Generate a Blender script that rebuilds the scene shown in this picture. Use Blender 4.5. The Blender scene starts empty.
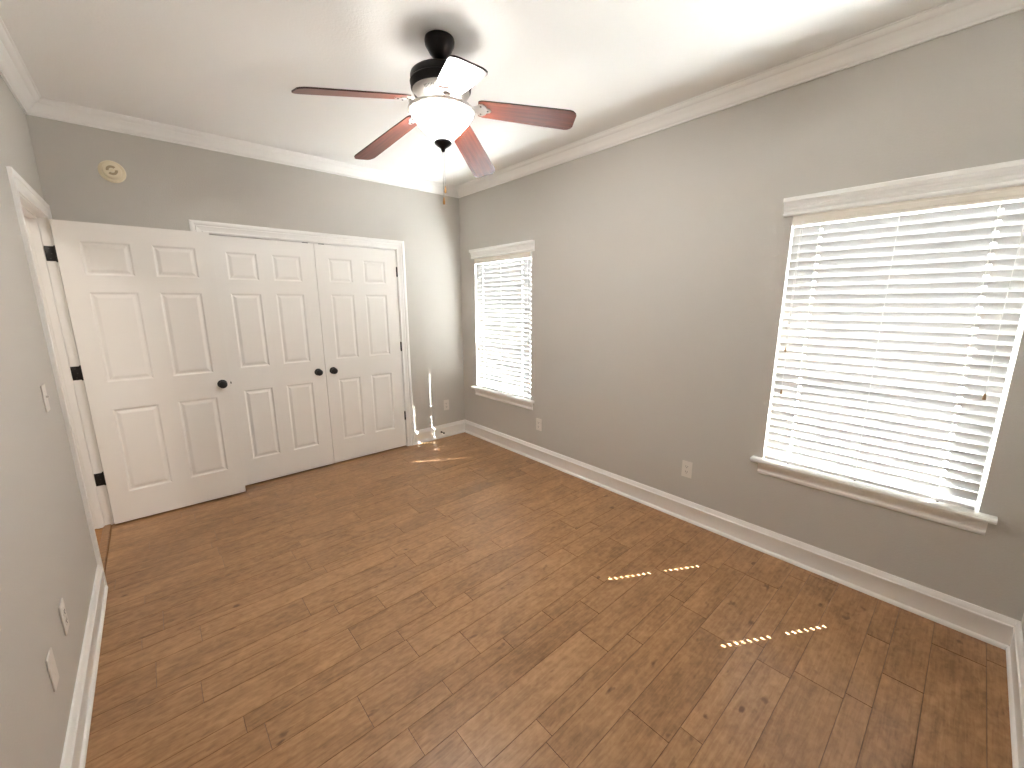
import bpy, bmesh, math, random
from mathutils import Vector, Matrix
random.seed(7)
S = bpy.context.scene
COL = S.collection
PI = math.pi

# ------------------------------------------------------------------ room numbers (metres)
W, D, YN, H = 3.094, 3.823, -0.43, 2.734      # right wall x, back wall y, near wall y, ceiling z
WT = 0.16                                     # outer wall thickness
SUN_DIR = Vector((-1.0, 0.573, -1.48))       # the way sunlight travels

# ------------------------------------------------------------------ camera, sky, sun, exposure
cam_d = bpy.data.cameras.new('camera'); cam = bpy.data.objects.new('camera', cam_d); COL.objects.link(cam)
cam_d.sensor_width = 36.0; cam_d.lens = 408.23 / 1024 * 36.0; cam_d.clip_start = 0.02
yaw, pitch, roll = 0.7217, -0.1987, -0.0039
f_ = Vector((math.sin(yaw)*math.cos(pitch), math.cos(yaw)*math.cos(pitch), math.sin(pitch)))
r_ = Vector((math.cos(yaw), -math.sin(yaw), 0)); u_ = r_.cross(f_)
r2 = math.cos(roll)*r_ + math.sin(roll)*u_; u2 = -math.sin(roll)*r_ + math.cos(roll)*u_
M = Matrix.Identity(4)
for i in range(3):
    M[i][0], M[i][1], M[i][2] = r2[i], u2[i], -f_[i]
M.translation = Vector((0.3847, -0.1175, 1.5407))
cam.matrix_world = M
S.camera = cam

wd = bpy.data.worlds.new('sky'); S.world = wd; wd.use_nodes = True
wn = wd.node_tree; wn.nodes.clear()
wo = wn.nodes.new('ShaderNodeOutputWorld'); wb = wn.nodes.new('ShaderNodeBackground')
wc = wn.nodes.new('ShaderNodeTexCoord'); wsx = wn.nodes.new('ShaderNodeSeparateXYZ'); wr = wn.nodes.new('ShaderNodeValToRGB')
wn.links.new(wc.outputs['Generated'], wsx.inputs[0]); wn.links.new(wsx.outputs['Z'], wr.inputs[0])
wr.color_ramp.elements[0].position = 0.0; wr.color_ramp.elements[0].color = (0.95, 0.97, 1.0, 1)
wr.color_ramp.elements[1].position = 0.8; wr.color_ramp.elements[1].color = (0.45, 0.66, 1.0, 1)
wn.links.new(wr.outputs[0], wb.inputs['Color']); wb.inputs['Strength'].default_value = 9.0
wn.links.new(wb.outputs[0], wo.inputs[0])

sun_d = bpy.data.lights.new('sun', 'SUN'); sun_d.energy = 122.0; sun_d.angle = math.radians(0.30); sun_d.color = (1.0, 0.985, 0.96)
sun = bpy.data.objects.new('sun', sun_d); COL.objects.link(sun)
sun.rotation_euler = SUN_DIR.to_track_quat('-Z', 'Y').to_euler(); sun.location = (8, -3, 9)
hall_d = bpy.data.lights.new('hallway_fill', 'AREA'); hall_d.energy = 14.0; hall_d.size = 0.35; hall_d.color = (1.0, 0.93, 0.84)   # added fixtureless light past the doorway, brightens the jamb and open door
hall = bpy.data.objects.new('hallway_fill', hall_d); COL.objects.link(hall); hall.location = (-0.85, 1.95, 2.66)
BOWL_GLOW, BOWL_INNER = 60.0, 13.0            # radiance of the fan's lit glass bowl, outside and inside

S.view_settings.view_transform = 'Standard'; S.view_settings.look = 'None'
S.view_settings.exposure = 1.08; S.view_settings.gamma = 1.0; S.view_settings.use_curve_mapping = False
S.cycles.max_bounces = 10; S.cycles.diffuse_bounces = 7; S.cycles.transparent_max_bounces = 12
S.cycles.use_denoising = True; S.cycles.use_adaptive_sampling = False; S.cycles.sample_clamp_indirect = 0.0
S.cycles.caustics_reflective = False; S.cycles.caustics_refractive = False

# ------------------------------------------------------------------ materials
def mat(name, color, rough=0.5, metal=0.0, spec=0.5):
    m = bpy.data.materials.new(name); m.use_nodes = True
    b = m.node_tree.nodes['Principled BSDF']
    b.inputs['Base Color'].default_value = (*color, 1); b.inputs['Roughness'].default_value = rough
    b.inputs['Metallic'].default_value = metal; b.inputs['Specular IOR Level'].default_value = spec
    return m
def nd(m, t): return m.node_tree.nodes.new(t)
def lk(m, a, b): m.node_tree.links.new(a, b)
def bump(m, scale, strength, dist=0.002, detail=3.0, stretch=None):
    b = m.node_tree.nodes['Principled BSDF']
    tc = nd(m, 'ShaderNodeTexCoord'); n = nd(m, 'ShaderNodeTexNoise'); n.inputs['Scale'].default_value = scale; n.inputs['Detail'].default_value = detail
    bp = nd(m, 'ShaderNodeBump'); bp.inputs['Strength'].default_value = strength; bp.inputs['Distance'].default_value = dist
    if stretch:
        mp = nd(m, 'ShaderNodeMapping'); mp.inputs['Scale'].default_value = stretch
        lk(m, tc.outputs['Object'], mp.inputs[0]); lk(m, mp.outputs[0], n.inputs['Vector'])
    else: lk(m, tc.outputs['Object'], n.inputs['Vector'])
    lk(m, n.outputs['Fac'], bp.inputs['Height']); lk(m, bp.outputs[0], b.inputs['Normal'])
    return n
WALL = mat('greige_wall_paint', (0.555, 0.530, 0.490), 0.55, spec=0.3); bump(WALL, 130, 0.35, 0.003, 2.0)
CEIL = mat('white_ceiling_paint', (0.85, 0.84, 0.815), 0.8, spec=0.2); bump(CEIL, 90, 0.35, 0.003, 3.0)
TRIM = mat('white_trim_paint', (0.88, 0.87, 0.845), 0.35, spec=0.4)
DOOR = mat('white_door_paint', (0.88, 0.86, 0.825), 0.4, spec=0.4); bump(DOOR, 60, 0.06, 0.001, 4.0, (6, 6, 0.6))
BLACK = mat('black_bronze_metal', (0.012, 0.010, 0.010), 0.35, 0.6)
BLKHW = mat('matte_black_hardware', (0.015, 0.014, 0.014), 0.4, 0.3)
STEEL = mat('brushed_nickel', (0.66, 0.63, 0.60), 0.3, 1.0)
DKMET = mat('dark_vent_metal', (0.06, 0.055, 0.05), 0.5, 0.5)
PLATE = mat('ivory_plate_plastic', (0.74, 0.70, 0.645), 0.4)
SLOT = mat('dark_slot', (0.06, 0.05, 0.045), 0.7)
CREAM = mat('aged_cream_plastic', (0.80, 0.72, 0.55), 0.45)
CREAMD = mat('aged_cream_vent', (0.42, 0.34, 0.22), 0.6)
VINYL = mat('white_vinyl', (0.80, 0.80, 0.79), 0.4)
VAL = mat('cream_valance', (0.82, 0.77, 0.69), 0.4)
CORD = mat('white_cord', (0.85, 0.84, 0.81), 0.7)
WOODT = mat('pine_tassel', (0.30, 0.19, 0.09), 0.5)
FOBM = mat('wood_and_brass_fob', (0.38, 0.20, 0.06), 0.4, 0.2)
CHAIN = mat('pull_chain_metal', (0.42, 0.41, 0.40), 0.35, 0.9)
GROUND = mat('pale_ground', (0.56, 0.56, 0.57), 0.9); bump(GROUND, 40, 0.5, 0.02)  # unseen ground, paled so it bounces neutral daylight into the room
BRICKX = mat('soffit_paint', (0.70, 0.66, 0.60), 0.8)
CLOS = mat('closet_paint', (0.5, 0.48, 0.45), 0.8)
# slats: pvc, a little translucent
SLAT = mat('white_pvc_slat', (0.54, 0.535, 0.52), 0.4, spec=0.3)
b = SLAT.node_tree.nodes['Principled BSDF']; tr = nd(SLAT, 'ShaderNodeBsdfTranslucent'); tr.inputs[0].default_value = (0.95, 0.92, 0.88, 1)
mx = nd(SLAT, 'ShaderNodeMixShader'); mx.inputs[0].default_value = 0.04
lk(SLAT, b.outputs[0], mx.inputs[1]); lk(SLAT, tr.outputs[0], mx.inputs[2]); lk(SLAT, mx.outputs[0], SLAT.node_tree.nodes['Material Output'].inputs[0])
# window glass: clear with a fresnel sheen
GLASS = bpy.data.materials.new('clear_pane'); GLASS.use_nodes = True; GLASS.node_tree.nodes.remove(GLASS.node_tree.nodes['Principled BSDF'])
gt = nd(GLASS, 'ShaderNodeBsdfTransparent'); gt.inputs[0].default_value = (0.93, 0.95, 0.94, 1); gg = nd(GLASS, 'ShaderNodeBsdfGlossy'); gg.inputs['Roughness'].default_value = 0.02
gm = nd(GLASS, 'ShaderNodeMixShader'); gm.inputs[0].default_value = 0.06
lk(GLASS, gt.outputs[0], gm.inputs[1]); lk(GLASS, gg.outputs[0], gm.inputs[2]); lk(GLASS, gm.outputs[0], GLASS.node_tree.nodes['Material Output'].inputs[0])
# lit alabaster bowl
BOWL = mat('lit_alabaster_glass', (0.92, 0.90, 0.86), 0.25)
b = BOWL.node_tree.nodes['Principled BSDF']; n = nd(BOWL, 'ShaderNodeTexNoise'); n.inputs['Scale'].default_value = 14; n.inputs['Detail'].default_value = 4; n.inputs['Distortion'].default_value = 1.5
tc = nd(BOWL, 'ShaderNodeTexCoord'); lk(BOWL, tc.outputs['Object'], n.inputs['Vector'])
cr = nd(BOWL, 'ShaderNodeValToRGB'); cr.color_ramp.elements[0].color = (0.92, 0.895, 0.86, 1); cr.color_ramp.elements[1].color = (1, 0.99, 0.965, 1)
lk(BOWL, n.outputs['Fac'], cr.inputs[0]); lk(BOWL, cr.outputs[0], b.inputs['Emission Color']); b.inputs['Emission Strength'].default_value = BOWL_GLOW
BOWLI = BOWL.copy(); BOWLI.name = 'lit_alabaster_inside'; BOWLI.node_tree.nodes['Principled BSDF'].inputs['Emission Strength'].default_value = BOWL_INNER
RIM = mat('alabaster_rim', (0.70, 0.68, 0.65), 0.2)
# mahogany blades
BLADE = mat('mahogany_blade', (0.2, 0.05, 0.025), 0.38, spec=0.4)
b = BLADE.node_tree.nodes['Principled BSDF']; tc = nd(BLADE, 'ShaderNodeTexCoord'); mp = nd(BLADE, 'ShaderNodeMapping'); mp.inputs['Scale'].default_value = (3, 60, 60)
n = nd(BLADE, 'ShaderNodeTexNoise'); n.inputs['Scale'].default_value = 1.5; n.inputs['Detail'].default_value = 5
cr = nd(BLADE, 'ShaderNodeValToRGB'); cr.color_ramp.elements[0].position = 0.35; cr.color_ramp.elements[0].color = (0.075, 0.017, 0.010, 1); cr.color_ramp.elements[1].position = 0.7; cr.color_ramp.elements[1].color = (0.18, 0.044, 0.022, 1)
lk(BLADE, tc.outputs['Object'], mp.inputs[0]); lk(BLADE, mp.outputs[0], n.inputs['Vector']); lk(BLADE, n.outputs['Fac'], cr.inputs[0]); lk(BLADE, cr.outputs[0], b.inputs['Base Color'])
BLEDGE = mat('dark_blade_edge', (0.03, 0.012, 0.008), 0.4)

def wood_floor(name, c0, c1, c2):
    m = mat(name, c1, 0.33, spec=0.5); b = m.node_tree.nodes['Principled BSDF']
    at = nd(m, 'ShaderNodeAttribute'); at.attribute_name = 'plank'; sp = nd(m, 'ShaderNodeSeparateColor'); lk(m, at.outputs['Color'], sp.inputs[0])
    tc = nd(m, 'ShaderNodeTexCoord'); cb = nd(m, 'ShaderNodeCombineXYZ')
    for i, k in enumerate(('Green', 'Blue')):
        ml = nd(m, 'ShaderNodeMath'); ml.operation = 'MULTIPLY'; ml.inputs[1].default_value = 40; lk(m, sp.outputs[k], ml.inputs[0]); lk(m, ml.outputs[0], cb.inputs[i])
    lk(m, sp.outputs['Green'], cb.inputs[2])
    ad = nd(m, 'ShaderNodeVectorMath'); ad.operation = 'ADD'; lk(m, tc.outputs['Object'], ad.inputs[0]); lk(m, cb.outputs[0], ad.inputs[1])
    def noise(scale, stretch, detail, dist=0.0):
        mp = nd(m, 'ShaderNodeMapping'); mp.inputs['Scale'].default_value = stretch; lk(m, ad.outputs[0], mp.inputs[0])
        n = nd(m, 'ShaderNodeTexNoise'); n.inputs['Scale'].default_value = scale; n.inputs['Detail'].default_value = detail; n.inputs['Distortion'].default_value = dist
        lk(m, mp.outputs[0], n.inputs['Vector']); return n.outputs['Fac']
    grain = noise(7, (1.0, 13, 1), 6, 0.6)          # fine grain along the plank
    cloud = noise(3.2, (1.0, 2.2, 1), 4, 0.8)       # broad blotches
    mott = noise(26, (1.0, 1.6, 1), 4, 0.4)         # hand-scraped mottling
    def mr(src, lo, hi, a, c):
        r = nd(m, 'ShaderNodeMapRange'); r.inputs[1].default_value = lo; r.inputs[2].default_value = hi; r.inputs[3].default_value = a; r.inputs[4].default_value = c
        lk(m, src, r.inputs[0]); return r.outputs[0]
    def add(a, c):
        x = nd(m, 'ShaderNodeMath'); x.operation = 'ADD'; lk(m, a, x.inputs[0]); lk(m, c, x.inputs[1]); return x.outputs[0]
    v = add(add(mr(grain, .3, .7, -.20, .20), mr(cloud, .3, .7, -.24, .24)), add(mr(mott, .3, .7, -.24, .24), mr(sp.outputs['Red'], 0, 1, .38, .62)))
    cr = nd(m, 'ShaderNodeValToRGB'); e = cr.color_ramp.elements; e[0].position = 0.0; e[0].color = (*c0, 1); e[1].position = 1.0; e[1].color = (*c2, 1)
    k = e.new(0.5); k.color = (*c1, 1); lk(m, v, cr.inputs[0])
    # knots and mineral streaks: sparse dark specks
    kn = noise(9, (1.0, 2.0, 1), 2, 0.2); kf = mr(kn, .70, .77, 0, 1)
    mx = nd(m, 'ShaderNodeMix'); mx.data_type = 'RGBA'; mx.blend_type = 'MULTIPLY'; lk(m, kf, mx.inputs[0]); lk(m, cr.outputs[0], mx.inputs[6]); mx.inputs[7].default_value = (0.42, 0.36, 0.32, 1)
    jx = nd(m, 'ShaderNodeMix'); jx.data_type = 'RGBA'; jx.blend_type = 'MULTIPLY'; jx.inputs[7].default_value = (0.62, 0.57, 0.53, 1)   # grime in the joints
    lk(m, mr(at.outputs['Alpha'], 0, 1, 1, 0), jx.inputs[0]); lk(m, mx.outputs[2], jx.inputs[6]); lk(m, jx.outputs[2], b.inputs['Base Color'])
    lk(m, mr(cloud, .3, .7, .29, .37), b.inputs['Roughness'])
    bp = nd(m, 'ShaderNodeBump'); bp.inputs['Strength'].default_value = 0.22; bp.inputs['Distance'].default_value = 0.004
    lk(m, add(mr(grain, 0, 1, 0, .35), mr(cloud, 0, 1, 0, .8)), bp.inputs['Height']); lk(m, bp.outputs[0], b.inputs['Normal'])
    return m
FLOOR = wood_floor('hand_scraped_maple_planks', (0.205, 0.104, 0.042), (0.345, 0.183, 0.081), (0.47, 0.270, 0.130))
HALLF = wood_floor('amber_hall_planks', (0.20, 0.08, 0.02), (0.34, 0.145, 0.035), (0.44, 0.21, 0.06))

# ------------------------------------------------------------------ mesh helpers
def link(name, bm, m, parent=None, smooth=False, loc=None):
    me = bpy.data.meshes.new(name); bmesh.ops.recalc_face_normals(bm, faces=bm.faces); bm.to_mesh(me); bm.free()
    for x in (m if isinstance(m, (list, tuple)) else [m]): me.materials.append(x)
    if smooth:
        for p in me.polygons: p.use_smooth = True
        try: me.set_sharp_from_angle(angle=math.radians(38))
        except Exception: pass
    o = bpy.data.objects.new(name, me); COL.objects.link(o)
    if loc is not None: o.location = loc
    if parent: o.parent = parent
    return o
def empty(name, loc=(0, 0, 0), rotz=0.0):
    o = bpy.data.objects.new(name, None); COL.objects.link(o); o.location = loc; o.rotation_euler = (0, 0, rotz); o.empty_display_size = 0.05
    return o
def tag(o, label, cat, group=None, kind=None):
    o['label'] = label; o['category'] = cat
    if group: o['group'] = group
    if kind: o['kind'] = kind
    return o
def struct(o, label, cat): return tag(o, label, cat, kind='structure')
def box(bm, x0, x1, y0, y1, z0, z1, bev=0.0, seg=2):
    r = bmesh.ops.create_cube(bm, size=1.0); vs = r['verts']
    for v in vs: v.co = Vector(((x0+x1)/2 + v.co.x*(x1-x0), (y0+y1)/2 + v.co.y*(y1-y0), (z0+z1)/2 + v.co.z*(z1-z0)))
    if bev > 0:
        es = {e for v in vs for e in v.link_edges}
        bmesh.ops.bevel(bm, geom=list(es), offset=bev, segments=seg, profile=0.5, affect='EDGES')
def lathe(bm, prof, seg=40, axis='z', mi=0, cx=0, cy=0, cz=0, closed=False):
    def P(r, h, a):
        c, s = r*math.cos(a), r*math.sin(a)
        if axis == 'z': return Vector((cx+c, cy+s, cz+h))
        if axis == '-y': return Vector((cx+c, cy-h, cz+s))
        if axis == '+y': return Vector((cx+c, cy+h, cz+s))
    rings = []
    for r, h in prof:
        if r < 1e-6: rings.append([bm.verts.new(P(0, h, 0))])
        else: rings.append([bm.verts.new(P(r, h, 2*PI*i/seg)) for i in range(seg)])
    pairs = list(zip(rings, rings[1:])) + ([(rings[-1], rings[0])] if closed else [])
    for A, B in pairs:
        for i in range(seg):
            j = (i+1) % seg
            if len(A) == 1 and len(B) == 1: continue
            if len(A) == 1: f = bm.faces.new((A[0], B[i], B[j]))
            elif len(B) == 1: f = bm.faces.new((A[i], B[0], A[j]))
            else: f = bm.faces.new((A[i], B[i], B[j], A[j]))
            f.material_index = mi
def tube(bm, pts, r, seg=8):
    pts = [Vector(p) for p in pts]; rings = []
    for i, p in enumerate(pts):
        d = (pts[min(i+1, len(pts)-1)] - pts[max(i-1, 0)]).normalized()
        a = d.cross(Vector((0.31, 0.83, 0.2))).normalized(); c = d.cross(a)
        rings.append([bm.verts.new(p + r*(math.cos(2*PI*k/seg)*a + math.sin(2*PI*k/seg)*c)) for k in range(seg)])
    for A, B in zip(rings, rings[1:]):
        for k in range(seg): bm.faces.new((A[k], B[k], B[(k+1) % seg], A[(k+1) % seg]))
    bm.faces.new(rings[0]); bm.faces.new(rings[-1])
def sweep(bm, prof, A, B, n, up, mA=0, mB=0):
    """profile (out, up) swept from A to B; mA / mB shift the ends by the out value (mitres)"""
    A, B, n, up = Vector(A), Vector(B), Vector(n), Vector(up); d = (B-A).normalized()
    ra = [bm.verts.new(A + d*(o*mA if not callable(mA) else mA(o, h)) + n*o + up*h) for o, h in prof]
    rb = [bm.verts.new(B - d*(o*mB if not callable(mB) else mB(o, h)) + n*o + up*h) for o, h in prof]
    k = len(prof)
    for i in range(k): bm.faces.new((ra[i], ra[(i+1) % k], rb[(i+1) % k], rb[i]))
    bm.faces.new(ra); bm.faces.new(list(reversed(rb)))
def wall_with_holes(bm, axis, c0, c1, u0, u1, z0, z1, holes):
    us = sorted({u0, u1, *[h[0] for h in holes], *[h[1] for h in holes]}); zs = sorted({z0, z1, *[h[2] for h in holes], *[h[3] for h in holes]})
    inside = lambda a, c: any(h[0]-1e-6 <= a and a <= h[1]+1e-6 and h[2]-1e-6 <= c and c <= h[3]+1e-6 for h in holes)
    nu, nz = len(us)-1, len(zs)-1
    full = [[not inside((us[i]+us[i+1])/2, (zs[j]+zs[j+1])/2) for j in range(nz)] for i in range(nu)]
    V = {}
    def P(i, j, s):
        if (i, j, s) not in V:
            c = c0 if s == 0 else c1
            V[i, j, s] = bm.verts.new((c, us[i], zs[j]) if axis == 'x' else (us[i], c, zs[j]))
        return V[i, j, s]
    for i in range(nu):
        for j in range(nz):
            if not full[i][j]: continue
            for s in (0, 1): bm.faces.new((P(i, j, s), P(i+1, j, s), P(i+1, j+1, s), P(i, j+1, s)))
            for di, dj, a, c in ((-1, 0, (i, j), (i, j+1)), (1, 0, (i+1, j), (i+1, j+1)), (0, -1, (i, j), (i+1, j)), (0, 1, (i, j+1), (i+1, j+1))):
                q, w = i+di, j+dj
                if not (0 <= q < nu and 0 <= w < nz and full[q][w]): bm.faces.new((P(*a, 0), P(*c, 0), P(*c, 1), P(*a, 1)))

# ------------------------------------------------------------------ room shell
WIN = [(-0.240, 0.640), (2.685, 3.563)]       # window openings along y
WZ0, WZ1 = 0.600, 2.005
DJ0, DJ1, DZ = 2.925, 3.748, 2.056            # entry doorway along y, head height
CX0, CX1, CZ = 0.790, 2.321, 2.052            # closet opening along x

bm = bmesh.new(); wall_with_holes(bm, 'x', W, W+WT, YN-WT, D+0.9, -0.1, H+0.1, [(a, c, WZ0-0.028, WZ1) for a, c in WIN])
struct(link('wall_right', bm, WALL), 'greige right wall with the two windows', 'wall')
bm = bmesh.new(); wall_with_holes(bm, 'x', -0.12, 0.0, YN-WT, D+0.9, -0.1, H+0.1, [(DJ0-0.02, DJ1+0.02, -0.1, DZ+0.02)])
struct(link('wall_left', bm, WALL), 'pale left wall with the doorway', 'wall')
bm = bmesh.new(); wall_with_holes(bm, 'y', D, D+0.12, 0.0, W, -0.1, H+0.1, [(CX0-0.02, CX1+0.02, -0.1, CZ+0.02)])
struct(link('wall_back', bm, WALL), 'greige back wall around the closet doors', 'wall')
bm = bmesh.new(); box(bm, 0.0, W, YN-0.12, YN, -0.1, H+0.1)
struct(link('wall_near', bm, WALL), 'near wall at the right edge of the view', 'wall')
bm = bmesh.new(); box(bm, -1.6, W+WT, YN-WT, D+1.0, H, H+0.12)
struct(link('ceiling', bm, CEIL), 'white textured ceiling', 'ceiling')
bm = bmesh.new(); wall_with_holes(bm, 'y', D+0.60, D+0.68, -0.0, W, -0.1, H+0.05, []); 
struct(link('wall_closet', bm, CLOS), 'wall at the back of the closet', 'wall')
bm = bmesh.new(); box(bm, -1.6, -1.5, 1.4, D+1.0, -0.1, H+0.05); box(bm, -1.5, -0.12, 1.4, 1.5, -0.1, H+0.05); box(bm, -1.5, -0.12, D+0.9, D+1.0, -0.1, H+0.05)
struct(link('wall_hall', bm, WALL), 'hallway walls beyond the open door', 'wall')

# floor: planks in three widths, every plank an island with eased edges
def planks(name, x0, x1, y0, y1, rows, known, m, seed):
    rnd = random.Random(seed); bm = bmesh.new(); lay = bm.loops.layers.float_color.new('plank')
    for (a, c) in rows:
        if c <= y0 or a >= y1: continue
        js = [x for (x, y) in known if a < y < c]
        xs = list(js); x = x0 - rnd.uniform(0.1, 0.9)
        while x < x1 + 0.1:
            if all(abs(x-q) > 0.26 for q in js): xs.append(x)
            x += rnd.uniform(0.38, 1.15)
        xs = sorted(set([x0] + [q for q in xs if x0+.02 < q < x1-.02] + [x1]))
        for p, q in zip(xs, xs[1:]):
            col = (min(1, max(0, rnd.gauss(0.5, 0.23))), rnd.random(), rnd.random(), 1)
            e = 0.0013; ya, yc = max(a, y0), min(c, y1)
            o = [bm.verts.new(t) for t in ((p, ya, -.0016), (q, ya, -.0016), (q, yc, -.0016), (p, yc, -.0016))]
            i = [bm.verts.new(t) for t in ((p+e, ya+e, 0), (q-e, ya+e, 0), (q-e, yc-e, 0), (p+e, yc-e, 0))]
            fs = [bm.faces.new(i)] + [bm.faces.new((o[k], o[(k+1) % 4], i[(k+1) % 4], i[k])) for k in range(4)]
            for k, f in enumerate(fs):
                for l in f.loops: l[lay] = col if k == 0 else (*col[:3], 0.0)
    return bm
rows = []; y = 2.056 - 0.3735*8
while y < D+0.8:
    for w in (0.166, 0.082, 0.1255): pass
    rows += [(y-0.166, y), (y-0.166-0.082, y-0.166), (y-0.3735, y-0.248)]; y += 0.3735
KN = [(2.51, -.15), (2.19, .24), (2.185, .48), (1.885, .72), (1.89, 1.0), (1.10, 1.09), (1.69, 1.09), (1.30, 1.21), (2.49, 1.21), (.51, 1.38), (1.08, 1.48), (1.30, 1.6), (1.885, 1.75), (.91, 1.85), (.21, 1.97), (.80, 1.97), (1.69, 1.97), (.91, 2.36), (1.50, 2.36)]
bm = planks('floor', 0.0, W, YN, D+0.6, rows, KN, FLOOR, 3)
box(bm, -0.0, W, YN, D+0.6, -0.1, -0.004)
fl = struct(link('floor', bm, FLOOR), 'brown hand-scraped wood plank floor', 'floor')
bm = bmesh.new(); lay = bm.loops.layers.float_color.new('plank')
for k in range(11):
    xa = -1.5 + k*0.126
    o = [bm.verts.new(t) for t in ((xa, 1.5, -.002), (xa+.125, 1.5, -.002), (xa+.125, D+.9, -.002), (xa, D+.9, -.002))]
    f = bm.faces.new(o); c = (random.random()*.4+.3, random.random(), random.random(), 1)
    for l in f.loops: l[lay] = c
box(bm, -1.5, 0.0, 1.5, D+0.9, -0.1, -0.006)
struct(link('floor_hall', bm, HALLF), 'amber wood hallway floor past the doorway', 'floor')

# crown moulding, baseboards
CROWN = [(0, -0.088), (0.011, -0.088), (0.012, -0.077), (0.019, -0.073), (0.026, -0.058), (0.040, -0.042), (0.052, -0.033), (0.054, -0.026), (0.062, -0.023), (0.074, -0.014), (0.078, -0.006), (0.087, -0.004), (0.087, 0), (0, 0)]
BASE = [(0, 0), (0.022, 0), (0.022, 0.008), (0.018, 0.018), (0.013, 0.022), (0.013, 0.105), (0.0175, 0.111), (0.0175, 0.119), (0.013, 0.124), (0.013, 0.129), (0.011, 0.134), (0.010, 0.144), (0.006, 0.151), (0, 0.151)]
UP = (0, 0, 1)
def run(name, prof, A, B, n, mA, mB, label, cat, m=TRIM):
    bm = bmesh.new(); sweep(bm, prof, A, B, n, UP, mA, mB); return struct(link(name, bm, m, smooth=True), label, cat)
run('trim_1', CROWN, (0, YN, H), (0, D, H), (1, 0, 0), 1, 1, 'white crown moulding along the left wall', 'trim')
run('trim_2', CROWN, (0, D, H), (W, D, H), (0, -1, 0), 1, 1, 'white crown moulding along the back wall', 'trim')
run('trim_3', CROWN, (W, D, H), (W, YN, H), (-1, 0, 0), 1, 1, 'white crown moulding along the right wall', 'trim')
run('trim_4', CROWN, (W, YN, H), (0, YN, H), (0, 1, 0), 1, 1, 'white crown moulding along the near wall', 'trim')
CW = 0.083                                    # casing width
run('baseboard_left', BASE, (0, YN, 0), (0, DJ0-0.004-0.066, 0), (1, 0, 0), 1, 0, 'white baseboard along the left wall', 'baseboard')
run('baseboard_back', BASE, (CX1+0.004+CW, D, 0), (W, D, 0), (0, -1, 0), 0, 1, 'short white baseboard right of the closet', 'baseboard')
run('baseboard_right', BASE, (W, D, 0), (W, YN, 0), (-1, 0, 0), 1, 1, 'long white baseboard along the right wall', 'baseboard')
run('baseboard_near', BASE, (W, YN, 0), (0, YN, 0), (0, 1, 0), 1, 1, 'white baseboard along the near wall', 'baseboard')

# casings: profile across the width (out, across)
CAS = [(0, 0), (0.008, 0), (0.0105, 0.003), (0.0105, 0.010), (0.0075, 0.013), (0.0085, 0.026), (0.0115, 0.040), (0.0135, 0.046), (0.0110, 0.049), (0.0110, 0.053), (0.0165, 0.057), (0.0185, 0.064), (0.0185, 0.079), (0.016, CW), (0, CW)]
def casing(name, axis, c, n, u0, u1, ztop, label, far=CW, near=CW):
    """three mitred boards around an opening [u0,u1] x [0,ztop]; 'across' grows away from the opening"""
    bm = bmesh.new(); P = (lambda u, z: (c, u, z)) if axis == 'x' else (lambda u, z: (u, c, z)); du = (0, 1, 0) if axis == 'x' else (1, 0, 0)
    neg = tuple(-q for q in du); mit = lambda o, h: -h
    cf = [(o, min(h, far)) for o, h in CAS]; cn = [(o, h*near/CW) for o, h in CAS]
    sweep(bm, cn, P(u0, 0), P(u0, ztop), n, neg, 0, lambda o, h: -h*CW/near); sweep(bm, cf, P(u1, 0), P(u1, ztop), n, du, 0, mit)
    A, B = Vector(P(u0, ztop)), Vector(P(u1, ztop)); sweep(bm, CAS, A, B, n, (0, 0, 1), lambda o, h: -h*near/CW, lambda o, h: -min(h, far))
    return struct(link(name, bm, TRIM, smooth=True), label, 'trim')
casing('trim_5', 'y', D, (0, -1, 0), CX0-0.004, CX1+0.004, CZ+0.004, 'white casing around the double closet doors')
casing('trim_6', 'x', 0.0, (1, 0, 0), DJ0-0.004, DJ1+0.004, DZ+0.004, 'white casing around the left doorway', far=0.070, near=0.066)
# jambs
bm = bmesh.new()
box(bm, CX0-0.02, CX0, D, D+0.12, 0, CZ+0.02); box(bm, CX1, CX1+0.02, D, D+0.12, 0, CZ+0.02); box(bm, CX0, CX1, D, D+0.12, CZ, CZ+0.02)
box(bm, CX0, CX0+0.012, D+0.045, D+0.075, 0, CZ); box(bm, CX1-0.012, CX1, D+0.045, D+0.075, 0, CZ); box(bm, CX0, CX1, D+0.045, D+0.075, CZ-0.012, CZ)
struct(link('trim_7', bm, TRIM), 'white jamb lining the closet opening', 'trim')
bm = bmesh.new()
box(bm, -0.12, 0, DJ0-0.02, DJ0, 0, DZ+0.02); box(bm, -0.12, 0, DJ1, DJ1+0.02, 0, DZ+0.02); box(bm, -0.12, 0, DJ0, DJ1, DZ, DZ+0.02)
box(bm, -0.075, -0.038, DJ0, DJ0+0.012, 0, DZ, 0.002); box(bm, -0.075, -0.038, DJ1-0.012, DJ1, 0, DZ, 0.002); box(bm, -0.075, -0.038, DJ0+0.012, DJ1-0.012, DZ-0.012, DZ, 0.002)
sweep(bm, CAS, (-0.12, DJ1+.004, 0), (-0.12, DJ1+.004, DZ+CW), (-1, 0, 0), (0, 1, 0)); sweep(bm, CAS, (-0.12, DJ0-.004, 0), (-0.12, DJ0-.004, DZ+CW), (-1, 0, 0), (0, -1, 0))
struct(link('trim_8', bm, TRIM), 'white jamb and stop lining the left doorway', 'trim')
bm = bmesh.new(); lay = bm.loops.layers.float_color.new('plank'); sweep(bm, [(0, -.002), (0.0, .004), (.006, .008), (.034, .008), (.040, .004), (.040, -.002)], (-0.045, DJ0+.0, 0), (-0.045, DJ1-.0, 0), (1, 0, 0), UP)
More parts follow.
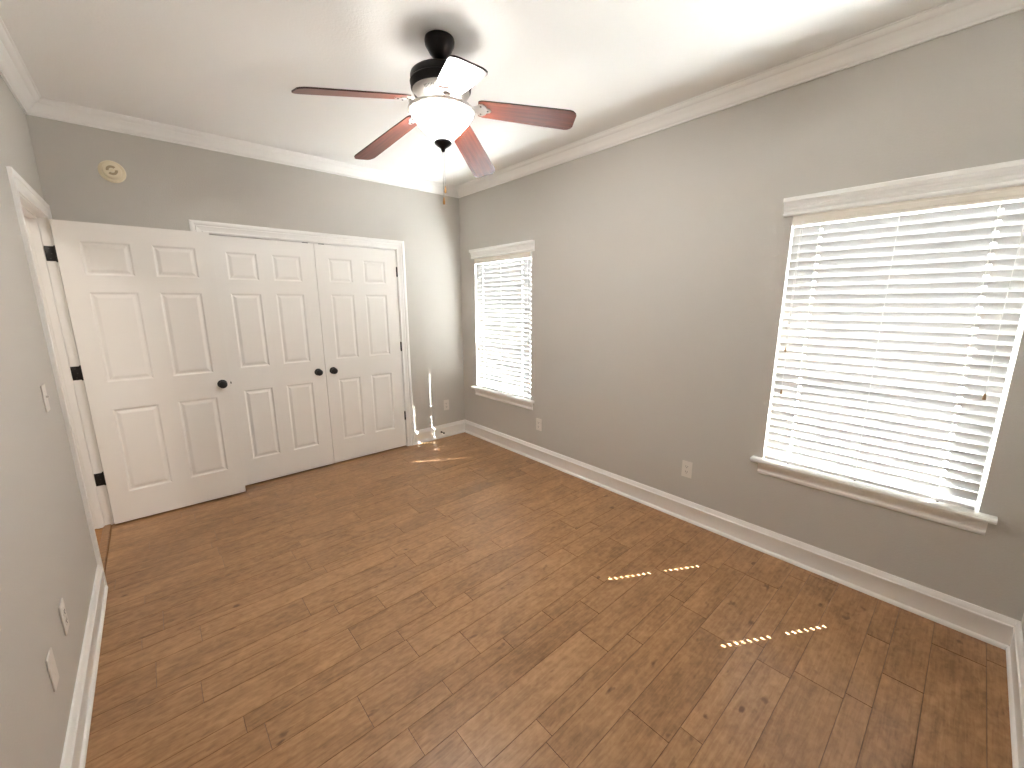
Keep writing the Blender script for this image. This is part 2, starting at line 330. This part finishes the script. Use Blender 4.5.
for f in bm.faces:
    for l in f.loops: l[lay] = (.1, .3, .7, 1)
struct(link('trim_9', bm, FLOOR), 'dark wood threshold strip in the left doorway', 'trim')

# ------------------------------------------------------------------ six-panel doors
def panel_leaf(w, h, t=0.035):
    bm = bmesh.new()
    xs = ([0, 0.102, 0.346, 0.452, 0.692, w] if w > 0.77 else [0, 0.105, 0.317, 0.422, 0.642, w]); zs = [0, 0.216, 0.818, 1.006, 1.602, 1.706, 1.918, h]
    for y, s in ((0.0, 1), (t, -1)):
        V = [[bm.verts.new((x, y, z)) for z in zs] for x in xs]
        for i in range(5):
            for j in range(7):
                c = (V[i][j], V[i+1][j], V[i+1][j+1], V[i][j+1])
                if i in (1, 3) and j in (1, 3, 5):
                    ring = list(c)
                    for ins, dep in ((0.004, 0.001), (0.009, 0.0065), (0.014, 0.0085), (0.019, 0.0085), (0.036, 0.0022), (0.040, 0.0018)):
                        nr = [bm.verts.new((x, y+s*dep, z)) for x, z in ((xs[i]+ins, zs[j]+ins), (xs[i+1]-ins, zs[j]+ins), (xs[i+1]-ins, zs[j+1]-ins), (xs[i]+ins, zs[j+1]-ins))]
                        for k in range(4): bm.faces.new((ring[k], ring[(k+1) % 4], nr[(k+1) % 4], nr[k]))
                        ring = nr
                    bm.faces.new(ring)
                else: bm.faces.new(c)
    bm.verts.ensure_lookup_table()
    box_edges = [((0, 0, 0), (w, 0, 0), (w, t, 0), (0, t, 0)), ((0, 0, h), (w, 0, h), (w, t, h), (0, t, h)), ((0, 0, 0), (0, t, 0), (0, t, h), (0, 0, h)), ((w, 0, 0), (w, t, 0), (w, t, h), (w, 0, h))]
    for q in box_edges: bm.faces.new([bm.verts.new(p) for p in q])
    return bm
def knob(parent, x, y, z, axis, length=0.058):
    bm = bmesh.new()
    lathe(bm, [(0, 0), (0.0315, 0), (0.0325, 0.003), (0.030, 0.007), (0.018, 0.010), (0.0125, 0.014), (0.0115, 0.024), (0.014, 0.030), (0.022, 0.034), (0.0275, 0.041), (0.0285, 0.048), (0.025, 0.055), (0.015, 0.060), (0, 0.0615)], 32, axis, 0, x, y, z)
    return link('door_knob', bm, BLKHW, parent, smooth=True)
def hinge(parent, x, y, z, r=0.0062):
    bm = bmesh.new(); tube(bm, [(x, y, z-0.045), (x, y, z+0.045)], r, 12)
    for k in (-1, 1): tube(bm, [(x, y, z+k*0.045), (x, y, z+k*0.050)], 0.0042, 10)
    return bm
# entry door, open against the back wall
dw, dh = 0.787, 2.032
a = math.atan2(3.6955-3.7113, 0.787)
d1 = empty('door_1', (0.0157, 3.7113, 0.012), a)
link('door_leaf', panel_leaf(dw, dh), DOOR, d1)
knob(d1, dw-0.052, 0.0, 0.914, '-y'); knob(d1, dw-0.052, 0.035, 0.914, '+y')
bm = bmesh.new(); box(bm, dw-0.0015, dw+0.0012, 0.006, 0.029, 0.914-0.028, 0.914+0.028, 0.0008); box(bm, dw, dw+0.009, 0.010, 0.024, 0.914-0.008, 0.914+0.008, 0.003)
link('latch', bm, BLKHW, d1)
for hz in (1.844, 1.092, 0.348):
    bm = hinge(d1, -0.0085, 0.0385, hz-0.012)
    # the leaf screwed flat on the jamb, seen through the open gap
    box(bm, -0.053, -0.012, 0.0335, 0.0365, hz-0.012-0.045, hz-0.012+0.045, 0.0013)
    h = link('hinge', bm, BLKHW, d1, smooth=True)
    for q in (-0.03, 0, 0.03):
        bm = bmesh.new(); lathe(bm, [(0, 0.0012), (0.003, 0.0010), (0.0038, 0)], 12, '-y', 0, -0.033 + 0.008*(q == 0), 0.0335, hz-0.012+q)
        link('screw', bm, DKMET, h)
struct(d1, 'white six-panel door standing open in front of the closet', 'door')
# closet pair
def closet_leaf(name, x0, knob_x, hinge_x, label):
    w = 0.759; d = empty(name, (x0, D+0.002, 0.012)); link('door_leaf', panel_leaf(w, 2.032), DOOR, d)
    knob(d, knob_x, 0, 0.905, '-y')
    for hz in (1.838, 1.091, 0.349):
        bm = hinge(d, hinge_x, -0.0055, hz-0.012, r=0.0078); link('hinge', bm, BLKHW, d, smooth=True)
    bm = bmesh.new(); kx = knob_x; box(bm, kx-0.022, kx+0.022, 0.004, 0.024, 2.032, 2.038, 0.001); link('ball_catch', bm, BLKHW, d)
    return struct(d, label, 'door')
closet_leaf('door_2', 0.7945, 0.759-0.064, -0.002, 'left leaf of the closed white closet doors, partly behind the open door')
closet_leaf('door_3', 1.5575, 0.064, 0.761, 'right leaf of the closed white closet doors')

# ------------------------------------------------------------------ windows
HEAD = [(0, -0.020), (0.010, -0.020), (0.0155, -0.017), (0.018, -0.010), (0.0155, -0.003), (0.010, 0.0), (0.010, 0.006), (0.016, 0.009), (0.016, 0.013), (0.016, 0.022), (0.021, 0.026), (0.021, 0.034), (0.024, 0.040), (0.033, 0.048), (0.040, 0.052), (0.040, 0.068), (0.037, 0.073), (0, 0.073)]
APRON = [(0, 0.0), (0.008, 0.0), (0.012, 0.006), (0.013, 0.016), (0.010, 0.024), (0.011, 0.034), (0.016, 0.046), (0.021, 0.058), (0.023, 0.068), (0.023, 0.074), (0, 0.074)]
STOOL = [(0, 0), (0.040, 0), (0.046, 0.004), (0.0485, 0.0125), (0.046, 0.021), (0.040, 0.025), (0, 0.025)]
def prism_y(bm, prof, y0, y1, x, z):          # profile (out towards the room, up)
    sweep(bm, prof, (x, y1, z), (x, y0, z), (-1, 0, 0), UP)
def make_window(name, y0, y1, label):
    w = empty(name, (W, (y0+y1)/2, WZ0)); yc = (y0+y1)/2
    L = lambda nm, bm, m, par=w: link(nm, bm, m, par)
    def local(bm):
        for v in bm.verts: v.co -= Vector((W, yc, WZ0))
        return bm
    fx0, fx1 = W+0.095, W+0.155
    bm = bmesh.new(); t = 0.025
    box(bm, fx0, fx1, y0, y0+t, WZ0, WZ1); box(bm, fx0, fx1, y1-t, y1, WZ0, WZ1); box(bm, fx0, fx1, y0+t, y1-t, WZ0, WZ0+t); box(bm, fx0, fx1, y0+t, y1-t, WZ1-t, WZ1)
    L('window_frame', local(bm), VINYL)
    def sash(nm, z0, z1, x0, x1, bar, zb=0.032):
        bm = bmesh.new(); s = 0.022; a, c = y0+t, y1-t
        box(bm, x0, x1, a, a+s, z0, z1); box(bm, x0, x1, c-s, c, z0, z1); box(bm, x0, x1, a+s, c-s, z0, z0+zb); box(bm, x0, x1, a+s, c-s, z1-0.032, z1)
        if bar: box(bm, x0+0.004, x1-0.004, a+s, c-s, bar-0.036, bar+0.036)
        o = L(nm, local(bm), VINYL)
        bm = bmesh.new(); xm = (x0+x1)/2; box(bm, xm-0.002, xm+0.002, a+s-.003, c-s+.003, z0+zb-.003, z1-0.032+.003)
        link('glass_pane', local(bm), GLASS, o)
    sash('lower_sash', WZ0+t, 1.215, fx0+0.004, fx0+0.028, None, 0.055)
    sash('upper_sash', 1.180, WZ1-t, fx0+0.032, fx0+0.056, None)
    bm = bmesh.new(); prism_y(bm, HEAD, y0-0.043, y1+0.043, W, 2.012)
    L('head_casing', local(bm), TRIM)
    bm = bmesh.new(); prism_y(bm, STOOL, y0-0.055, y1+0.055, W, WZ0-0.027); box(bm, W-0.0, W+0.097, y0, y1, WZ0-0.027, WZ0-0.002)
    L('window_sill', local(bm), TRIM)
    bm = bmesh.new(); prism_y(bm, APRON, y0-0.032, y1+0.018, W, WZ0-0.101)
    L('apron', local(bm), TRIM)
    struct(w, label, 'window')
make_window('window_1', *WIN[0], 'large near window at the right edge of the view')
make_window('window_2', *WIN[1], 'far window near the room corner')

# ------------------------------------------------------------------ blinds
TH = math.radians(114.0); SW, STK, PITCH = 0.052, 0.0026, 0.0445
def make_blind(y0, y1, left_tassels, right_tassels, label, gap):
    yc = (y0+y1)/2; w = empty('window_blind', (W+0.035, yc, WZ1-0.01)); org = Vector((W+0.035, yc, WZ1-0.01))
    ya, yb = y0+0.014, y1-gap
    def L(nm, bm, m, par=w, smooth=False):
        for v in bm.verts: v.co -= org
        return link(nm, bm, m, par, smooth)
    bm = bmesh.new(); box(bm, W+0.000, W+0.045, ya, yb, 1.938, WZ1-0.003, 0.002)
    L('headrail', bm, VINYL)
    bm = bmesh.new(); sweep(bm, [(0, 0), (0.004, 0.0), (0.0065, 0.003), (0.0065, 0.012), (0.0085, 0.015), (0.0085, 0.036), (0.006, 0.040), (0.006, 0.050), (0, 0.050)], (W-0.0005, yb+0.004, 1.941), (W-0.0005, ya-0.004, 1.941), (-1, 0, 0), UP)
    L('valance', bm, VAL)
    # slats with routed cord holes
    lad = [yc-0.307, yc, yc+0.307]; xs0 = W+0.015
    bm = bmesh.new(); d = Vector((-math.cos(TH), 0, -math.sin(TH))); nrm = Vector((math.sin(TH), 0, -math.cos(TH)))
    zc = 1.906; zs = []
    while zc > 0.650: zs.append(zc); zc -= PITCH
    hw, hh = 0.0080, 0.0060
    for z in zs:
        dt = random.uniform(-0.012, 0.012); jx = random.uniform(-.0004, .0004)
        dd = Vector((-math.cos(TH+dt), 0, -math.sin(TH+dt))); nn = Vector((math.sin(TH+dt), 0, -math.cos(TH+dt)))
        us = [ya, lad[0]-hw, lad[0]+hw, lad[1]-hw, lad[1]+hw, lad[2]-hw, lad[2]+hw, yb]; vs = [-SW/2, -hh, hh, SW/2]
        holes = {(1, 1), (5, 1)}
        V = [[[bm.verts.new(Vector((xs0+jx, u, z)) + dd*v + nn*(s*STK/2)) for s in (-1, 1)] for v in vs] for u in us]
        full = lambda i, j: 0 <= i < 7 and 0 <= j < 3 and (i, j) not in holes
        for i in range(7):
            for j in range(3):
                if not full(i, j): continue
                for s in (0, 1): bm.faces.new((V[i][j][s], V[i+1][j][s], V[i+1][j+1][s], V[i][j+1][s]))
                for di, dj, p, q in ((-1, 0, (i, j), (i, j+1)), (1, 0, (i+1, j), (i+1, j+1)), (0, -1, (i, j), (i+1, j)), (0, 1, (i, j+1), (i+1, j+1))):
                    if not full(i+di, j+dj): bm.faces.new((V[p[0]][p[1]][0], V[q[0]][q[1]][0], V[q[0]][q[1]][1], V[p[0]][p[1]][1]))
    L('slat_panel', bm, SLAT)
    bm = bmesh.new(); box(bm, xs0-0.026, xs0+0.024, ya, yb, 0.6035, 0.620, 0.003)
    rail = L('bottom_rail', bm, VINYL)
    for u in lad:
        bm = bmesh.new(); lathe(bm, [(0, 0.0), (0.0045, 0.0005), (0.0055, 0.002), (0.0055, 0.006), (0, 0.006)], 14, 'z', 0, xs0-0.020, u, 0.6000); L('cord_plug', bm, DKMET)
    for u in lad:
        bm = bmesh.new(); pts = []
        for z in reversed(zs):
            pts += [(xs0-0.0105, u+0.004, z-0.020), (xs0-0.0105, u+0.004, z+0.022)]
        tube(bm, [(xs0-0.012, u+0.004, 0.618)] + pts + [(xs0-0.003, u+0.004, 1.96)], 0.0013, 6)
        L('ladder_cord', bm, CORD)
    for (yy, zz) in left_tassels + right_tassels:
        bm = bmesh.new(); tube(bm, [(W-0.010, yy, 1.96), (W-0.009, yy+0.002, (1.96+zz)/2), (W-0.010, yy, zz+0.02)], 0.0011, 6)
        c = L('pull_cord', bm, CORD)
        bm = bmesh.new(); lathe(bm, [(0, 0.028), (0.003, 0.027), (0.0045, 0.018), (0.0065, 0.004), (0.006, 0), (0, -0.001)], 14, 'z', 0, W-0.010, yy, zz)
        L('tassel', bm, WOODT, c, True)
    return tag(w, label, 'blind', 'closed white slatted blinds on the right wall')
make_blind(*WIN[0], [(0.592, 1.255), (0.586, 1.010)], [(-0.178, 1.112)], 'white slatted blind closed over the large near window', 0.008)
make_blind(*WIN[1], [(3.515, 1.02), (3.522, 0.99)], [(2.725, 1.13)], 'white slatted blind closed over the far window near the corner', 0.0135)

# ------------------------------------------------------------------ ceiling fan
FX, FY = 1.566, 1.722
fan = empty('ceiling_fan', (FX, FY, H)); FO = Vector((FX, FY, H))
def F(nm, bm, m, par=None, smooth=True):
    for v in bm.verts: v.co.z -= H
    return link(nm, bm, m, par or fan, smooth)
bm = bmesh.new(); lathe(bm, [(0, H), (0.060, H), (0.067, H-0.004), (0.069, H-0.014), (0.067, H-0.030), (0.059, H-0.044), (0.047, H-0.064), (0.034, H-0.078), (0.022, H-0.086), (0.0, H-0.088)], 40)
F('canopy', bm, BLACK)
bm = bmesh.new(); lathe(bm, [(0, 2.650), (0.0115, 2.650), (0.0115, 2.590), (0, 2.590)], 20); lathe(bm, [(0, 2.612), (0.018, 2.612), (0.023, 2.604), (0.023, 2.585), (0, 2.585)], 24)
F('downrod', bm, BLACK)
bm = bmesh.new(); lathe(bm, [(0, 2.594), (0.060, 2.594), (0.105, 2.591), (0.128, 2.586), (0.138, 2.578), (0.141, 2.570), (0.141, 2.548), (0.1435, 2.545), (0.1435, 2.541), (0.141, 2.538), (0.140, 2.518), (0.134, 2.511), (0, 2.511)], 56)
mh = F('motor_housing', bm, BLACK)
bm = bmesh.new(); lathe(bm, [(0, 2.512), (0.133, 2.512), (0.133, 2.506), (0.122, 2.492), (0.104, 2.474), (0.088, 2.462), (0.080, 2.456), (0, 2.456)], 56)
mp_ = F('motor_plate', bm, STEEL)
for k in range(5):
    bm = bmesh.new()
    for q in range(-3, 4):                                          # vent slots between the blade arms
        aa = math.radians(-113 + 36 + 72*k) + q*0.060
        ca, sa = math.cos(aa), math.sin(aa); tv = Vector((-sa, ca, 0))*0.0017
        p0, p1 = Vector((ca*0.1255, sa*0.1255, 2.4955)), Vector((ca*0.1015, sa*0.1015, 2.4712)); dn = Vector((ca*0.7, sa*0.7, -0.7))*0.0012
        vs = [bm.verts.new(p+e*tv+s_*dn) for s_ in (0, 1) for p, e in ((p0, 1), (p0, -1), (p1, -1), (p1, 1))]
        bm.faces.new(vs[:4]); bm.faces.new(vs[4:])
        for i in range(4): bm.faces.new((vs[i], vs[(i+1) % 4], vs[4+(i+1) % 4], vs[4+i]))
    F('motor_vent', bm, DKMET, mp_, False)
bm = bmesh.new(); lathe(bm, [(0, 2.460), (0.062, 2.460), (0.064, 2.450), (0.058, 2.436), (0.066, 2.428), (0.070, 2.420), (0.066, 2.412), (0, 2.412)], 40)
F('light_fitter', bm, STEEL)
# glass bowl: lit body and its rolled rim; open at the top
bo = [(0.146, 2.420), (0.141, 2.409), (0.132, 2.395), (0.119, 2.378), (0.104, 2.361), (0.088, 2.345), (0.072, 2.330), (0.056, 2.315), (0.042, 2.303), (0.030, 2.298)]
bi = [(r-0.005, z+0.003) for r, z in reversed(bo)]
bm = bmesh.new(); lathe(bm, bo + [bi[0]], 56); lathe(bm, bi + [bo[0]], 56, mi=1)
bmesh.ops.remove_doubles(bm, verts=bm.verts, dist=1e-5)
bowl = F('glass_bowl', bm, [BOWL, BOWLI])
bm = bmesh.new(); lathe(bm, [(0.146, 2.4185), (0.152, 2.420), (0.1575, 2.425), (0.158, 2.430), (0.154, 2.4335), (0.147, 2.4335), (0.1405, 2.4285), (0.1405, 2.4205)], 56, closed=True)
F('bowl_rim', bm, RIM, bowl)
bm = bmesh.new(); lathe(bm, [(0.0, 2.309), (0.030, 2.309), (0.040, 2.303), (0.0425, 2.297), (0.040, 2.289), (0.031, 2.281), (0.019, 2.273), (0.011, 2.267), (0.009, 2.259), (0.006, 2.253), (0, 2.252)], 36)
F('finial', bm, BLACK)
rt, ut = r2.copy(), None
for k, (ox, oy, ztop, zb) in enumerate(((-0.0045*rt.x, -0.0045*rt.y, 2.260, 2.024), (0.0040*rt.x, 0.0040*rt.y, 2.260, 2.076))):
    bm = bmesh.new(); z = ztop
    tube(bm, [(ox, oy, ztop), (ox, oy, zb+0.02)], 0.0011, 6)
    while z > zb+0.02:
        bmesh.ops.create_icosphere(bm, subdivisions=1, radius=0.0024, matrix=Matrix.Translation((ox, oy, z))); z -= 0.0055
    ch = F('pull_chain', bm, CHAIN)
    bm = bmesh.new(); lathe(bm, [(0, zb+0.025), (0.0025, zb+0.024), (0.003, zb+0.016), (0.0055, zb+0.004), (0.0058, zb-0.004), (0.004, zb-0.009), (0, zb-0.010)], 18, 'z', 0, ox, oy, 0)
    F('fob', bm, FOBM, ch)
# blades: each droops a little differently
TIPS = [(175.3, 2.350), (103.2, 2.341), (33.3, 2.324), (-36.8, 2.406), (-113.7, 2.325)]
RT, R0, ZR, PIT = 0.640, 0.172, 2.447, math.radians(12)
for ang, zt in TIPS:
    aa = math.radians(ang); rad = Vector((math.cos(aa), math.sin(aa), 0)); side = Vector((-math.sin(aa), math.cos(aa), 0))
    p0 = Vector((rad.x*R0, rad.y*R0, ZR-H)); p1 = Vector((rad.x*RT, rad.y*RT, zt-H)); ax = (p1-p0).normalized()
    s0 = side; up = ax.cross(s0).normalized()
    s1 = (math.cos(PIT)*s0 - math.sin(PIT)*up).normalized(); up1 = ax.cross(s1).normalized()
    mw = Matrix.Identity(4)
    for i in range(3): mw[i][0], mw[i][1], mw[i][2], mw[i][3] = ax[i], s1[i], up1[i], p0[i]
    Lb = (p1-p0).length
    out = [(0.0, 0.046), (0.006, 0.052), (0.020, 0.056), (0.14, 0.0615), (0.30, 0.0665), (Lb-0.036, 0.070), (Lb-0.020, 0.066), (Lb-0.006, 0.054), (Lb, 0.040)]
    pts = [(x, -y) for x, y in out] + [(x, y) for x, y in reversed(out)]
    bm = bmesh.new(); th = 0.003
    A = [bm.verts.new((x, y, -th)) for x, y in pts]; B = [bm.verts.new((x, y, th)) for x, y in pts]
    bm.faces.new(A); bm.faces.new(list(reversed(B)))
    for i in range(len(pts)):
        f = bm.faces.new((A[i], A[(i+1) % len(pts)], B[(i+1) % len(pts)], B[i])); f.material_index = 1
    o = link('blade', bm, [BLADE, BLEDGE], fan); o.matrix_local = mw
    # iron under the blade root and its arm back to the motor
    bm = bmesh.new(); zz = -th
    pl = [(-0.030, 0.012), (-0.012, 0.020), (0.004, 0.036), (0.020, 0.040), (0.034, 0.030), (0.042, 0.016), (0.058, 0.010), (0.062, 0.0)]
    q = [(x, -y) for x, y in pl] + [(x, y) for x, y in reversed(pl[:-1])]
    A = [bm.verts.new((x, y, zz-0.0045)) for x, y in q]; B = [bm.verts.new((x, y, zz)) for x, y in q]
    bm.faces.new(A); bm.faces.new(list(reversed(B)))
    for i in range(len(q)): bm.faces.new((A[i], A[(i+1) % len(q)], B[(i+1) % len(q)], B[i]))
    inv = mw.inverted(); arm = []
    for (rr, zz2, wd_, hh_) in ((0.078, 2.4585, 0.017, 0.005), (0.105, 2.4505, 0.015, 0.006), (0.135, 2.4425, 0.013, 0.006), (0.160, 2.4385, 0.016, 0.005)):
        c = Vector((rad.x*rr, rad.y*rr, zz2-H))
        arm.append([bm.verts.new(inv @ (c + side*e*wd_ + Vector((0, 0, g*hh_)))) for e, g in ((-1, -1), (1, -1), (1, 1), (-1, 1))])
    for A, B in zip(arm, arm[1:]):
        for k in range(4): bm.faces.new((A[k], A[(k+1) % 4], B[(k+1) % 4], B[k]))
    bm.faces.new(arm[0]); bm.faces.new(arm[-1])
    ir = link('blade_iron', bm, STEEL, fan, smooth=False); ir.matrix_local = mw
    for sx, sy in ((0.012, 0.026), (0.012, -0.026), (0.046, 0.0)):
        bm = bmesh.new(); lathe(bm, [(0, -th-0.0075), (0.0035, -th-0.007), (0.0048, -th-0.0045)], 12, 'z', 0, sx, sy, 0)
        link('screw', bm, DKMET, ir)
tag(fan, 'five-blade mahogany ceiling fan with lit white glass bowl', 'ceiling fan')

# ------------------------------------------------------------------ smoke detector
sd = empty('smoke_detector', (0.337, D, 2.393))
bm = bmesh.new(); lathe(bm, [(0, 0), (0.067, 0), (0.0685, 0.004), (0.067, 0.009), (0.063, 0.013), (0, 0.013)], 44, '-y'); link('base_plate', bm, CREAM, sd, True)
bm = bmesh.new(); lathe(bm, [(0.0485, 0.012), (0.0485, 0.022), (0.0475, 0.034), (0.0445, 0.042), (0.039, 0.0455), (0, 0.047)], 44, '-y'); cv = link('cover', bm, CREAM, sd, True)
for s in (-1, 1):
    bm = bmesh.new()
    pts = []
    for k in range(9):
        t = math.radians(20 + 17.5*k) * s + (0.5 if s > 0 else 0.5)
        pts.append((0.0290*math.cos(t), 0.0290*math.sin(t)))
    inn = [(x*0.52, z*0.52) for x, z in reversed(pts)]
    A = [bm.verts.new((x, -0.0460, z)) for x, z in pts+inn]; B = [bm.verts.new((x, -0.0485, z)) for x, z in pts+inn]
    for i in range(len(A)): bm.faces.new((A[i], A[(i+1) % len(A)], B[(i+1) % len(B)], B[i]))
    for G in (A, B):
        n_ = len(pts)
        for i in range(n_-1): bm.faces.new((G[i], G[i+1], G[2*n_-2-i], G[2*n_-1-i]))
    link('vent', bm, CREAMD, sd)
bm = bmesh.new(); lathe(bm, [(0, 0.0495), (0.0075, 0.0490), (0.0085, 0.046)], 18, '-y', 0, 0.0, 0.0, 0.0); link('test_button', bm, CREAM, sd, True)
tag(sd, 'round cream smoke detector high on the back wall', 'smoke detector')

# ------------------------------------------------------------------ outlets, switch, door stop
def plate_bm():
    bm = bmesh.new(); box(bm, -0.036, 0.036, -0.0055, 0, -0.0595, 0.0595, 0.003, 2); return bm
def outlet(name, loc, rz, label, cat, blank=False, group=None):
    o = empty(name, loc, rz); link('cover_plate', plate_bm(), PLATE, o)
    if blank:
        for z in (-0.021, 0.021):
            bm = bmesh.new(); lathe(bm, [(0, 0.0066), (0.0028, 0.0064), (0.0034, 0.0054)], 12, '-y', 0, 0, 0, z); link('screw', bm, PLATE, o, True)
    else:
        for s in (-1, 1):
            bm = bmesh.new(); zc = s*0.0195
            n0 = 20; pr = []
            for k in range(n0):
                t = 2*PI*k/n0; x, z = 0.0172*math.cos(t), 0.0172*math.sin(t); z = max(-0.0135, min(0.0135, z)); pr.append((x, z+zc))
            A = [bm.verts.new((x, -0.0070, z)) for x, z in pr]; B = [bm.verts.new((x, -0.005, z)) for x, z in pr]; bm.faces.new(A)
            for k in range(n0): bm.faces.new((A[k], A[(k+1) % n0], B[(k+1) % n0], B[k]))
            rc = link('receptacle', bm, PLATE, o)
            for x, hh in ((-0.0064, 0.0048), (0.0064, 0.0040)):
                bm = bmesh.new(); box(bm, x-0.0013, x+0.0013, -0.0078, -0.0068, zc+0.003-hh, zc+0.003+hh); link('socket_slot', bm, SLOT, rc)
            bm = bmesh.new(); lathe(bm, [(0, 0.0078), (0.0026, 0.0078), (0.0026, 0.0066)], 12, '-y', 0, 0, 0, zc-0.0078); link('ground_hole', bm, SLOT, rc)
        bm = bmesh.new(); lathe(bm, [(0, 0.0068), (0.0028, 0.0066), (0.0034, 0.0054)], 12, '-y'); link('screw', bm, PLATE, o, True)
    return tag(o, label, cat, group)
outlet('wall_outlet', (W, 1.097, 0.380), -PI/2, 'white duplex outlet on the right wall between the windows, closer to the large blind', 'outlet', group='wall outlets')
outlet('wall_outlet', (W, 2.566, 0.373), -PI/2, 'white duplex outlet on the right wall just past the far window sill', 'outlet', group='wall outlets')
outlet('wall_outlet', (2.838, D, 0.375), 0, 'white duplex outlet on the back wall between closet and corner', 'outlet', group='wall outlets')
outlet('wall_outlet', (0, 1.975, 0.400), PI/2, 'white duplex outlet low on the left wall, nearer the doorway', 'outlet', group='wall outlets')
outlet('blank_wall_plate', (0, 1.700, 0.382), PI/2, 'white wall plate low on the left wall, nearest the camera', 'wall plate', blank=True)
sw = empty('light_switch', (0, 2.530, 1.137), PI/2); link('cover_plate', plate_bm(), PLATE, sw)
bm = bmesh.new(); box(bm, -0.0055, 0.0055, -0.0062, -0.004, -0.0125, 0.0125, 0.0006); link('toggle_frame', bm, PLATE, sw)
bm = bmesh.new(); box(bm, -0.0045, 0.0045, -0.016, -0.005, 0.000, 0.010, 0.0015)
link('toggle', bm, PLATE, sw)
for z in (-0.030, 0.030):
    bm = bmesh.new(); lathe(bm, [(0, 0.0066), (0.0028, 0.0064), (0.0034, 0.0054)], 12, '-y', 0, 0, 0, z)
    link('screw', bm, PLATE, sw, True)
tag(sw, 'white light switch on the left wall beside the doorway', 'light switch')

ds = empty('door_stop', (2.752, D-0.013, 0.070))
bm = bmesh.new(); lathe(bm, [(0, 0), (0.011, 0), (0.0115, 0.003), (0.006, 0.006), (0.0042, 0.008), (0.0042, 0.050), (0, 0.050)], 20, '-y'); link('stop_stem', bm, BLKHW, ds, True)
bm = bmesh.new(); lathe(bm, [(0, 0.048), (0.008, 0.048), (0.0095, 0.051), (0.0095, 0.061), (0.007, 0.064), (0, 0.064)], 20, '-y'); link('rubber_tip', bm, BLKHW, ds, True)
tag(ds, 'small black door stop on the back baseboard near the corner', 'door stop')

# ------------------------------------------------------------------ outdoors: the eave that shades the upper sashes, and the pale ground that bounces daylight
ex = W + 0.015 + (2.45-1.455)/1.48
bm = bmesh.new(); box(bm, W+WT, ex, YN-1.5, D+3.0, 2.45, 2.62); box(bm, ex-0.02, ex+0.0, YN-1.5, D+3.0, 2.45, 2.70)
struct(link('eave', bm, BRICKX), 'roof eave outside above the windows', 'eave')
bm = bmesh.new(); box(bm, W+WT, W+14, -12, 16, -0.5, -0.35)
struct(link('ground', bm, GROUND), 'pale ground outside the windows', 'ground')
